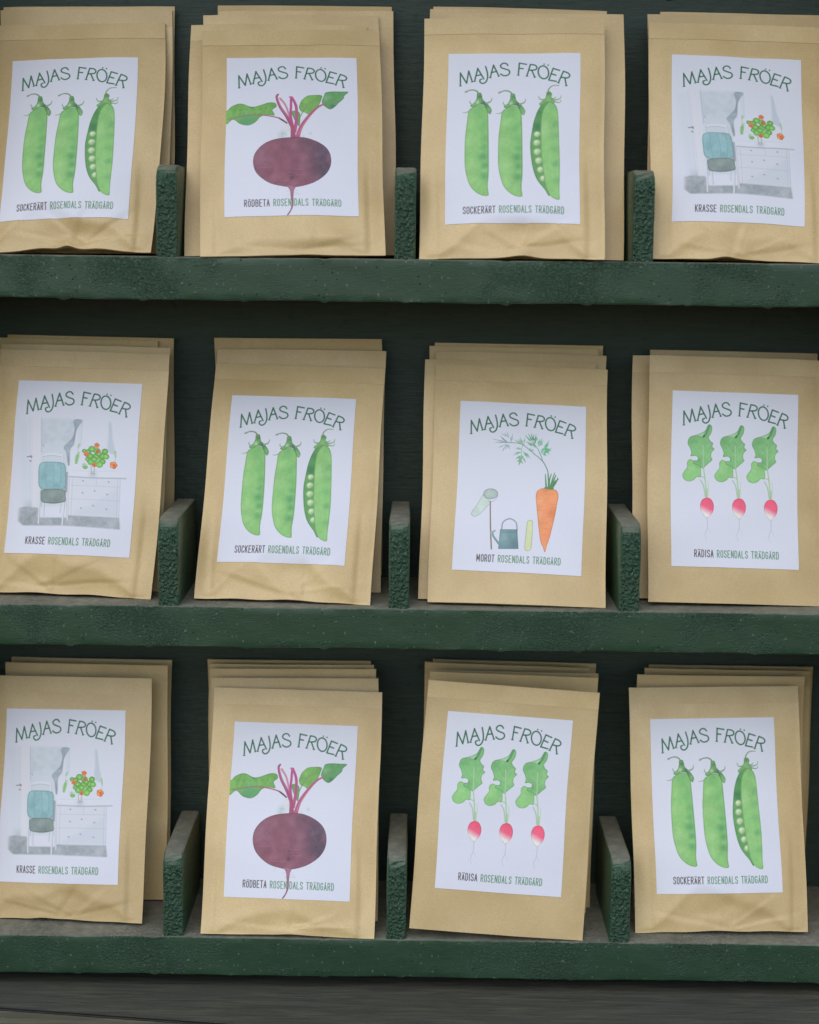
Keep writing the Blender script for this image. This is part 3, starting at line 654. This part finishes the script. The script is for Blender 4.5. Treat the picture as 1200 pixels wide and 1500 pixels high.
rack = empty('display_rack', Matrix.Translation((0, 0.05, ZC)))
tag(rack, 'dark green painted wooden display rack with three slotted shelves', 'display rack')
def to_rack(o, p):
    o.parent = p; o.matrix_parent_inverse = Matrix.Identity(4)

def rounded_board(name, x0, x1, y0, y1, z0, z1, mat, parent, origin, seed=0, nx=420, r=0.0010, amp=0.00045):
    """a board whose front profile has worn, slightly wavy arrises"""
    prof = []
    def arc(cy, cz, a0, a1):
        for i in range(4):
            a = R(a0 + (a1 - a0) * i / 3); prof.append((cy + r * math.cos(a), cz + r * math.sin(a)))
    arc(y0 + r, z0 + r, 270, 180)
    nm = len(prof)
    for i in range(1, 6): prof.append((y0, z0 + r + (z1 - z0 - 2 * r) * i / 6))
    arc(y0 + r, z1 - r, 180, 90)
    prof += [(y0 + (y1 - y0) * t, z1) for t in (0.3, 0.65, 1)] + [(y1, z0), (y0 + (y1 - y0) * .5, z0)]
    V, F = [], []; n = len(prof)
    for i in range(nx + 1):
        x = x0 + (x1 - x0) * i / nx
        for j, (y, z) in enumerate(prof):
            wob = amp * noisef(x, seed + (1 if z < (z0 + z1) / 2 else 4))
            fr = 1.0 if y < y0 + 2 * r else 0.0
            wob -= 0.0011 * max(0, math.sin(x * 61 + seed) * math.sin(x * 147 + 2 * seed) * math.sin(x * 333 + seed) - 0.45) * 2
            dy = fr * 0.4 * amp * noisef(x, seed + 9 + j * 0.35)
            dz = fr * wob * (1 if abs(z - z0) < 2 * r else (0.45 if abs(z - z1) < 2 * r else 0))
            V.append((x - origin[0], y + dy - origin[1], z + dz - origin[2]))
    for i in range(nx):
        for j in range(n):
            a = i * n + j; b = i * n + (j + 1) % n
            F.append((a, b, b + n, a + n))
    F.append(tuple(range(n))[::-1]); F.append(tuple(nx * n + j for j in range(n)))
    o = link_mesh(name, V, F, mat, None, smooth=True)
    o.data.set_sharp_from_angle(angle=R(35))
    return o

def place(o, parent, world):
    """parent a mesh whose vertices are relative to `world` under `parent`"""
    o.parent = parent
    pw = Vector((0, 0, 0)); q = parent
    while q is not None: pw += q.location; q = q.parent
    o.location = Vector(world) - pw

XL, XR = -2 * SP - TH / 2, 2 * SP + TH / 2      # inner faces of the side panels are at the outer dividers' places

def divider_mesh():
    """upright with a rounded top front corner, sawn front edge"""
    rad = 0.011; prof = [(0.0, 0.0)]
    for i in range(1, 8): prof.append((0.0, (HD - rad) * i / 8))
    for i in range(9):
        a = R(180 - 90 * i / 8); prof.append((rad + rad * math.cos(a), HD - rad + rad * math.sin(a)))
    for t in (.35, .7, 1): prof.append((rad + (DEP - rad) * t, HD))
    prof.append((DEP, 0.0))
    return prof

def make_divider(parent, x, z, seed):
    prof = divider_mesh(); n = len(prof); V, F = [], []
    e = 0.0011
    xs = [(-TH / 2, e), (-TH / 2 + e * .35, e * .35), (-TH / 2 + e, 0), (0, 0), (TH / 2 - e, 0), (TH / 2 - e * .35, e * .35), (TH / 2, e)]
    cy, cz = 0.04, 0.02
    r_ = random.Random(seed)
    for k, (xx, ins) in enumerate(xs):
        for j, (y, zz) in enumerate(prof):
            # inset the outline a little at both cheeks so the edges read worn
            yy = y + ins if y < DEP - 1e-6 and j < 17 and y < 0.012 else y
            z2 = zz - ins if zz > HD - 0.012 and j >= 8 else zz
            jit = r_.uniform(-1, 1) * 0.00035 if 0 < j < 17 else 0
            V.append((xx + r_.uniform(-1, 1) * 0.00012 * (1 if 0 < j < n - 1 else 0), yy + jit, max(z2, -0.0003)))
    for k in range(len(xs) - 1):
        for j in range(n):
            a = k * n + j; b = k * n + (j + 1) % n
            F.append((a, a + n, b + n, b))
    F.append(tuple(range(n))); F.append(tuple((len(xs) - 1) * n + j for j in range(n))[::-1])
    o = link_mesh('divider', V, F, M_DIV, None, smooth=True)
    o.data.set_sharp_from_angle(angle=R(40))
    place(o, parent, (x, 0.0006 + r_.uniform(-.0004, .0004), z - 0.0002))
    return o

for i, z in enumerate(ZS):
    o0 = (0, 0, z - HF)
    sh = rounded_board('shelf', XL - 0.001, XR + 0.001, 0, PANEL_Y - 0.0006, z - HF, z, M_SHELF, rack, o0, seed=i * 3 + 1)
    place(sh, rack, o0)
    for j in range(3):
        make_divider(sh, (j - 1) * SP + (0.0003, -0.001, -0.0003)[i], z, 31 + i * 5 + j)

def slab(name, x0, x1, y0, y1, z0, z1, mat, parent, bev=0.0015):
    bm = bmesh.new(); bmesh.ops.create_cube(bm, size=1)
    cx, cy, cz = (x0 + x1) / 2, (y0 + y1) / 2, (z0 + z1) / 2
    bmesh.ops.scale(bm, vec=(x1 - x0, y1 - y0, z1 - z0), verts=bm.verts)
    bmesh.ops.bevel(bm, geom=bm.edges, offset=bev, segments=2, affect='EDGES')
    me = bpy.data.meshes.new(name); bm.to_mesh(me); bm.free(); me.materials.append(mat)
    o = bpy.data.objects.new(name, me); C.objects.link(o)
    place(o, parent, (cx, cy, cz))
    return o

TOPZ = 0.31
panel = slab('back_panel', XL - 0.018, XR + 0.018, PANEL_Y, PANEL_Y + 0.015, ZC + 0.001, TOPZ, M_PANEL, rack)
slab('side_panel', XL - 0.0185, XL - 0.0015, 0.0035, PANEL_Y - 0.0005, ZC + 0.001, TOPZ, M_SIDE, rack)
slab('side_panel', XR + 0.0015, XR + 0.0185, 0.0035, PANEL_Y - 0.0005, ZC + 0.001, TOPZ, M_SIDE, rack)

slab('added_shade_board', XL - 0.03, XR + 0.03, -0.085, PANEL_Y + 0.02, TOPZ + 0.001, TOPZ + 0.019, M_SIDE, rack)  # added board, out of view, shades the tops of the upper row

# painted-over screw head on the back boards
def screw(x, z):
    V, F = [], []; n = 28
    rings = [(0.0056, 0.0), (0.0054, -0.0008), (0.0046, -0.0016), (0.0036, -0.0017), (0.0030, -0.0013), (0.0012, -0.0012)]
    for rr, y in rings:
        for i in range(n): V.append((rr * math.cos(2 * math.pi * i / n), y, rr * math.sin(2 * math.pi * i / n)))
    for k in range(len(rings) - 1):
        for i in range(n):
            a = k * n + i; b = k * n + (i + 1) % n; F.append((a, b, b + n, a + n))
    F.append(tuple((len(rings) - 1) * n + i for i in range(n)))
    o = link_mesh('screw', V, F, M_PANEL, None)
    place(o, panel, (x, PANEL_Y - 0.0001, z)); return o
screw(0.1601, 0.1637)

# ------------------------------------------------------------------ counter under the rack
counter = empty('wooden_counter', Matrix.Translation((0, -0.02, ZC)))
tag(counter, 'weathered dark grey plank counter under the rack', 'counter')
def plank(pts, z1, th, mat=None):
    bm = bmesh.new()
    lo = [bm.verts.new((x, y + 0.02, -th)) for x, y in pts]; hi = [bm.verts.new((x, y + 0.02, 0)) for x, y in pts]
    n = len(pts); bm.faces.new(hi); bm.faces.new(lo[::-1])
    for i in range(n): bm.faces.new((lo[i], lo[(i + 1) % n], hi[(i + 1) % n], hi[i]))
    bmesh.ops.recalc_face_normals(bm, faces=bm.faces)
    bmesh.ops.bevel(bm, geom=[e for e in bm.edges], offset=0.001, segments=2, affect='EDGES')
    me = bpy.data.meshes.new('plank'); bm.to_mesh(me); bm.free(); me.materials.append(mat or M_PLANK)
    o = bpy.data.objects.new('plank', me); C.objects.link(o); o.parent = counter; o.location = (0, 0, z1)
    return o
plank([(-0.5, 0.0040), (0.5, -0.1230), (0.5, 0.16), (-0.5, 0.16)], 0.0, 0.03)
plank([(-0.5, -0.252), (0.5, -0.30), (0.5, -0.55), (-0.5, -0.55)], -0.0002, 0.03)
slab('added_light_block', -0.48, 0.48, -0.54, 0.15, ZC - 0.075, ZC - 0.0305, M_PLANK, counter)  # added hidden slab, blocks light from below through the plank seam
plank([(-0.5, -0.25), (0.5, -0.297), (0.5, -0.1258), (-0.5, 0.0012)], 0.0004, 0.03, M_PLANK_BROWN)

# ------------------------------------------------------------------ seed packets
PW, PH = 0.1060, 0.1509
LW, LH = 0.0773, 0.1074
def sstep(a, b, x):
    t = min(1, max(0, (x - a) / (b - a))); return t * t * (3 - 2 * t)

def packet_shape(seed, full, arch, notches, bow=0.0, lift=0.0, topcurl=0.0):
    r_ = random.Random(seed)
    ph = [r_.uniform(0, 6.28) for _ in range(8)]
    u_c = r_.uniform(-.012, .012)
    folds = []
    if arch > 0.001 and notches:
        un = notches[0][0]
        for k in range(5):
            uu = un + (-.042, -.024, .004, .026, .043)[k] + r_.uniform(-.005, .005)
            vv = arch * (.55, 1.0, 1.15, .95, .5)[k] * r_.uniform(.8, 1.15)
            if k in (1, 3) and r_.random() < .3: continue
            folds.append((un + r_.uniform(-.006, .006), r_.uniform(.001, .006), uu, vv, r_.uniform(.0003, .00062) * r_.choice((-1, 1)), r_.uniform(.0015, .0030)))
        for k in (-1, 1):
            folds.append((k * .044, .001, k * .0435 + r_.uniform(-.002, .002), .055, -.00045, .0016))
    def d(u, v):
        s = 2 * u / PW
        e = max(0, 1 - abs(s) ** 8)
        x = 0.0008 * e
        side = (1 - s * s)
        x += 0.8 * full * math.exp(-((v - 0.043) / 0.042) ** 2) * max(0, side) ** 0.8 * math.exp(-((u - u_c) / 0.05) ** 2)
        x += full * 0.5 * max(0, side) * sstep(PH, PH - 0.05, v)
        va = arch * max(0.12, (1 - (s / 0.86) ** 2) * (1 + 0.22 * math.sin(u * 62 + ph[7]) + 0.12 * math.sin(u * 150 + ph[1])))
        if arch > 0.001:
            x *= 0.42 + 0.58 * sstep(-0.1, 1.0, v / va)
            x += 0.0005 * math.exp(-((v - va) / 0.0035) ** 2) * e
            x -= 0.0007 * sstep(va + .004, va * .35, v) * e
            g = abs(s) - (0.80 + 0.05 * v / PH)          # pressed side seam
            x -= 0.0006 * sstep(-0.035, 0.03, g) * sstep(0.085, 0.01, v) * e
        for (u0, v0, amp, ru, rv) in notches:
            x += amp * math.exp(-((u - u0) / ru) ** 2 - ((v - v0) / rv) ** 2)
        for (ua, va_, ub, vb, amp, wd) in folds:
            ex, ez = ub - ua, vb - va_; L2 = ex * ex + ez * ez
            t = ((u - ua) * ex + (v - va_) * ez) / L2
            tt = min(1, max(0, t)); q = ((u - ua) * ez - (v - va_) * ex) / math.sqrt(L2)
            fall = sstep(-.15, .1, t) * sstep(1.25, .75, t)
            if fall > 0:
                x += e * amp * fall * (max(0, 1 - abs(q) / wd) + 0.9 * math.tanh(q / wd) * math.exp(-(q / 0.008) ** 2))
        x += e * 0.00030 * (math.sin(u * 70 + ph[0]) * math.sin(v * 55 + ph[1]) + .6 * math.sin(u * 160 + v * 90 + ph[2]) + .5 * math.sin(v * 140 - u * 60 + ph[3]))
        x += topcurl * sstep(PH - 0.03, PH, v) * (0.5 + 0.5 * math.sin(u * 40 + ph[4]))
        return max(x, 0.0003)
    def uv(u, v):
        s = 2 * u / PW; t = v / PH
        dz = lift * max(0, 1 - (s / .9) ** 2) * (1 + 0.35 * math.sin(u * 170 + ph[5])) * sstep(0.028, 0.0, v)
        for (u0, v0, amp, ru, rv) in notches:
            if v0 < 0.006: dz += abs(amp) * 0.9 * math.exp(-((u - u0) / (ru * .8)) ** 2) * sstep(0.012, 0, v)
        du = bow * 4 * t * (1 - t)
        du += 0.0003 * math.sin(v * 60 + ph[6])
        return u + du, v + dz
    return d, uv

def bag_mesh(name, d, uvf, nx, nz, parent, z0=0.0, z1=PH):
    V, F = [], []
    for side in (0, 1):
        for j in range(nz + 1):
            # more rows near the bottom where the creases are
            t = j / nz; v = z0 + (z1 - z0) * (t ** 1.25)
            for i in range(nx + 1):
                u = PW * (i / nx - 0.5); x, z = uvf(u, v)
                dd = d(u, v)
                rim = i in (0, nx) or j in (0, nz)
                V.append((x, -dd if side == 0 else (0.0002 if rim else 0.0002 + 0.12 * dd), z))
    n = (nx + 1) * (nz + 1); w_ = nx + 1
    for j in range(nz):
        for i in range(nx):
            a = j * w_ + i; F.append((a, a + 1, a + 1 + w_, a + w_))
            b = a + n; F.append((b, b + w_, b + 1 + w_, b + 1))
    rim = [i for i in range(nx)] + [nx + j * w_ for j in range(nz)] + [nz * w_ + i for i in range(nx, 0, -1)] + [j * w_ for j in range(nz, 0, -1)]
    for a, b in zip(rim, rim[1:] + rim[:1]): F.append((b, a, a + n, b + n))
    o = link_mesh(name, V, F, M_KRAFT, parent)
    o.data.set_sharp_from_angle(angle=R(60))
    return o

def strip_mesh(name, d, uvf, u0, u1, v0, v1, offs, nx, nz, mat, parent, lab=None, thick=0.00016):
    """a sheet lying on the packet's front; offs(t) is its stand-off, lab=(dx, dz, rot) places it"""
    V, F, UV = [], [], []
    dx, dz, rot = lab or (0, 0, 0)
    cu, cv = (u0 + u1) / 2, (v0 + v1) / 2
    cr, sr = math.cos(rot), math.sin(rot)
    for layer in (0, 1):
        for j in range(nz + 1):
            for i in range(nx + 1):
                a, b = i / nx, j / nz
                pu, pv = u0 + (u1 - u0) * a - cu, v0 + (v1 - v0) * b - cv
                u = cu + dx + pu * cr - pv * sr; v = cv + dz + pu * sr + pv * cr
                x, z = uvf(u, v)
                V.append((x, -(d(u, v) + offs(b) - (thick if layer else 0)), z)); UV.append((a, b))
    w_ = nx + 1; n = w_ * (nz + 1)
    for j in range(nz):
        for i in range(nx):
            a = j * w_ + i; F.append((a, a + 1, a + 1 + w_, a + w_))
    rim = [i for i in range(nx)] + [nx + j * w_ for j in range(nz)] + [nz * w_ + i for i in range(nx, 0, -1)] + [j * w_ for j in range(nz, 0, -1)]
    for a, b in zip(rim, rim[1:] + rim[:1]): F.append((b, a, a + n, b + n))
    o = link_mesh(name, V, F, mat, parent, uvs=UV)
    o.data.set_sharp_from_angle(angle=R(60))
    return o

def pose(x, y, z, th, ro, ya, raise_=0.0):
    ct, st = math.cos(th), math.sin(th); cu, su = math.cos(ya), math.sin(ya)
    u = Vector((cu, su, 0)); n = Vector((su * ct, -cu * ct, st)); v = n.cross(u)
    cr, sr = math.cos(ro), math.sin(ro)
    U = u * cr + v * sr; Vv = v * cr - u * sr
    base = Vector((x, y, z + abs(U.z) * PW / 2 + 0.0001 + raise_))
    m = Matrix((( U.x, -n.x, Vv.x, base.x), (U.y, -n.y, Vv.y, base.y), (U.z, -n.z, Vv.z, base.z), (0, 0, 0, 1)))
    return m

GROUP = 'kraft paper seed packets on the display rack'
N = lambda *a: a
# row/col: kind, full, arch, notches (u, v, amp, ru, rv), bow, lift
FRONT = {
'11': ('pea', .0055, .026, [N(.012, .010, -.0022, .010, .006), N(.004, .002, .002, .006, .004), N(-.02, .012, .0010, .012, .006)], .0024, .0022),
'12': ('beet', .0030, .012, [N(.01, .004, -.0008, .012, .006)], 0, .0003),
'13': ('pea', .0042, .022, [N(.004, .016, -.0014, .012, .006), N(.006, .001, .0014, .010, .004)], 0, .0006),
'14': ('cress', .0042, .018, [N(.002, .015, -.0014, .012, .007), N(-.010, .001, .0012, .008, .004)], 0, .0008),
'21': ('cress', .0046, .022, [N(-.012, .010, -.0012, .012, .006), N(-.004, .012, .0010, .009, .006)], .0010, .0010),
'22': ('pea', .0050, .027, [N(.008, .019, -.0014, .009, .006), N(-.014, .008, -.0008, .01, .005), N(.030, .009, .0008, .008, .007)], 0, .0010),
'23': ('carrot', .0016, 0, [], 0, 0),
'24': ('radish', .0016, 0, [], -.0006, 0),
'31': ('cress', .0046, .022, [N(.004, .017, -.0014, .012, .006), N(-.010, .001, .0011, .009, .004)], .0006, .0008),
'32': ('beet', .0032, .014, [N(.002, .002, .0010, .012, .004), N(-.006, .016, -.0006, .01, .005)], 0, .0005),
'33': ('radish', .0014, 0, [], -.0004, 0),
'34': ('pea', .0050, .024, [N(.006, .017, -.0018, .009, .006), N(-.006, .006, .0010, .010, .004), N(.024, .009, -.0010, .010, .005)], 0, .0009),
}
POSES = {
'11': ([-0.202, 0.0284, 0.4193, 0.0187, -0.0691, -0.0015, -0.0026, 0.0151], [[-0.1969, 0.059, 0.2227, 0.0093, -0.0484], [-0.1954, 0.0744, 0.1355, 0.0093, -0.0484]]),
'12': ([-0.0639, 0.0015, 0.4886, 0.0197, 0.0419, -0.0001, 0.0022, -0.0037], [[-0.0744, 0.0157, 0.4274, 0.0099, 0.0293], [-0.067, 0.0368, 0.3117, 0.0159, 0.0293], [-0.0585, 0.0535, 0.2288, 0.0173, 0.0293], [-0.0619, 0.0872, 0.02, 0.0071, 0.0293]]),
'13': ([0.0613, 0.001, 0.3743, 0.0099, -0.0599, 0.0001, -0.0016, 0.0003], [[0.0749, 0.0253, 0.288, 0.005, -0.0419], [0.0636, 0.0499, 0.1938, -0.0097, -0.0419], [0.0648, 0.0819, 0.0773, -0.0207, -0.0419]]),
'14': ([0.196, 0.015, 0.3912, -0.018, 0.0232, -0.0015, 0.0001, -0.0152], [[0.1975, 0.0476, 0.2395, -0.009, 0.0162], [0.206, 0.0737, 0.1318, -0.009, 0.0162]]),
'21': ([-0.2027, 0.0219, 0.3023, -0.0163, -0.0772, -0.001, 0.0023, 0.004], [[-0.2005, 0.0441, 0.2126, -0.0081, -0.054], [-0.2088, 0.0860, 0.03, -0.0081, -0.054], [-0.1995, 0.0905, 0.02, -0.0081, -0.054, .0016]]),
'22': ([-0.0707, 0.0119, 0.4477, -0.0146, -0.0618, -0.0021, 0.0007, -0.0004], [[-0.0653, 0.047, 0.2531, 0.0033, -0.0432], [-0.0661, 0.0899, 0.02, 0.0064, -0.0432, .002]]),
'23': ([0.0692, 0.0103, 0.4298, -0.0186, -0.0182, 0.0007, -0.0025, -0.0179], [[0.0637, 0.0229, 0.3691, -0.0109, -0.0127], [0.0704, 0.0411, 0.2764, -0.0148, -0.0127], [0.0677, 0.0642, 0.1585, -0.0067, -0.0127], [0.071, 0.0897, 0.0251, -0.0067, -0.0127]]),
'24': ([0.2013, 0.0193, 0.2795, -0.024, 0.0471, -0.0004, -0.0001, -0.0035], [[0.1944, 0.0349, 0.2837, -0.012, 0.033], [0.2072, 0.0612, 0.2161, -0.012, 0.033]]),
'31': ([-0.2106, 0.0201, 0.2968, 0.0203, -0.1093, -0.0016, 0.0011, 0.0048], [[-0.2016, 0.0601, 0.125, 0.0102, -0.0765], [-0.201, 0.0745, 0.1265, 0.0102, -0.0765]]),
'32': ([-0.0669, 0.001, 0.3969, -0.0158, -0.0049, -0.001, 0.0002, -0.0086], [[-0.0655, 0.0257, 0.2809, 0.0095, -0.0034], [-0.0675, 0.0522, 0.1612, 0.0094, -0.0034], [-0.0696, 0.0688, 0.1028, 0.0053, -0.0034], [-0.0721, 0.0899, 0.02, 0.0014, -0.0034]]),
'33': ([0.0606, 0.001, 0.2367, -0.0729, 0.0392, -0.0009, 0.0036, -0.0008], [[0.0668, 0.0445, 0.0943, -0.034, 0.0275], [0.0702, 0.0537, 0.1081, -0.0208, 0.0275], [0.0639, 0.0713, 0.0714, -0.0335, 0.0275], [0.0703, 0.0897, 0.02, -0.0233, 0.0275]]),
'34': ([0.2002, 0.0139, 0.3077, 0.0296, -0.026, -0.0014, 0.0021, 0.0064], [[0.2041, 0.0517, 0.126, 0.0051, -0.0182], [0.2096, 0.0794, 0.02, -0.003, -0.0182], [0.2142, 0.0897, 0.02, 0.0015, -0.0182]]),
}
SHELF = {'1': 'top shelf', '2': 'middle shelf', '3': 'bottom shelf'}
SLOT = {'1': 'leftmost slot', '2': 'second slot', '3': 'third slot', '4': 'rightmost slot'}
WHAT = {'pea': 'three green pea pods', 'beet': 'purple beetroot', 'cress': 'dresser and orange-flowered cress',
        'carrot': 'orange carrot', 'radish': 'three pink radishes'}
SHORT = {'pea': 'pea pod', 'beet': 'beetroot', 'cress': 'cress', 'carrot': 'carrot', 'radish': 'radish'}
STATE = {'11': 'crumpled', '12': 'smooth', '13': 'slightly creased', '14': 'creased', '21': 'creased', '22': 'crumpled and leaning', '23': 'flat',
         '24': 'flat', '31': 'creased', '32': 'nearly smooth', '33': 'flat tilted', '34': 'crumpled'}
RANK = ['first', 'second', 'third', 'fourth']

# two plain packets of the stacks, copied below: an Empty with bag and flap
def proto(seed):
    e = empty('seed_packet', Matrix.Identity(4))
    d, f = packet_shape(seed, .0012, 0, [], (.0004, -.0005, .0007)[seed % 3], 0, (.0004, .0013, .0009)[seed % 3])
    bag_mesh('paper_bag', d, f, 12, 16, e)
    strip_mesh('top_flap', d, f, -PW / 2, PW / 2, PH - 0.0105, PH - 0.0002, lambda t: 0.00012 + 0.0005 * t, 10, 3, M_KRAFT, e)
    return e
protos = [proto(101), proto(102), proto(103)]
used = [False] * 3

cnt = 0
for key, (p, back) in POSES.items():
    kind, full, arch, notches, bow, lift = FRONT[key]
    z = ZS[int(key[0]) - 1]
    root = empty('seed_packet', pose(p[0], p[1], z, p[2], p[3], p[4]))
    tag(root, '%s front packet labelled with %s, %s, %s' % (STATE[key], WHAT[kind], SHELF[key[0]], SLOT[key[1]]), 'seed packet', GROUP)
    d, f = packet_shape(int(key), full, arch, notches, bow, lift)
    bag_mesh('paper_bag', d, f, 84, 104, root)
    strip_mesh('top_flap', d, f, -PW / 2, PW / 2, PH - 0.0105, PH - 0.0002, lambda t: 0.00028 + 0.0005 * t, 24, 4, M_KRAFT, root)
    strip_mesh('front_label', d, f, -LW / 2, LW / 2, (PH - LH) / 2, (PH + LH) / 2, lambda t: 0.00030, 44, 60, LABELS[kind], root, lab=(p[5], p[6], p[7]))
    nb = len(back)
    for i, b in enumerate(back):
        q = cnt % 3; cnt += 1
        if not used[q]:
            r = protos[q]; used[q] = True
        else:
            r = protos[q].copy(); C.objects.link(r)
            for ch in protos[q].children:
                c = ch.copy(); C.objects.link(c); c.parent = r
        r.matrix_world = pose(b[0], b[1], z, b[2], b[3], b[4], b[5] if len(b) > 5 else 0)
        where = 'rearmost' if i == nb - 1 else RANK[i]
        tag(r, '%s plain kraft packet behind the %s packet on the %s, %s' % (where, SHORT[kind], SHELF[key[0]], SLOT[key[1]]), 'seed packet', GROUP)
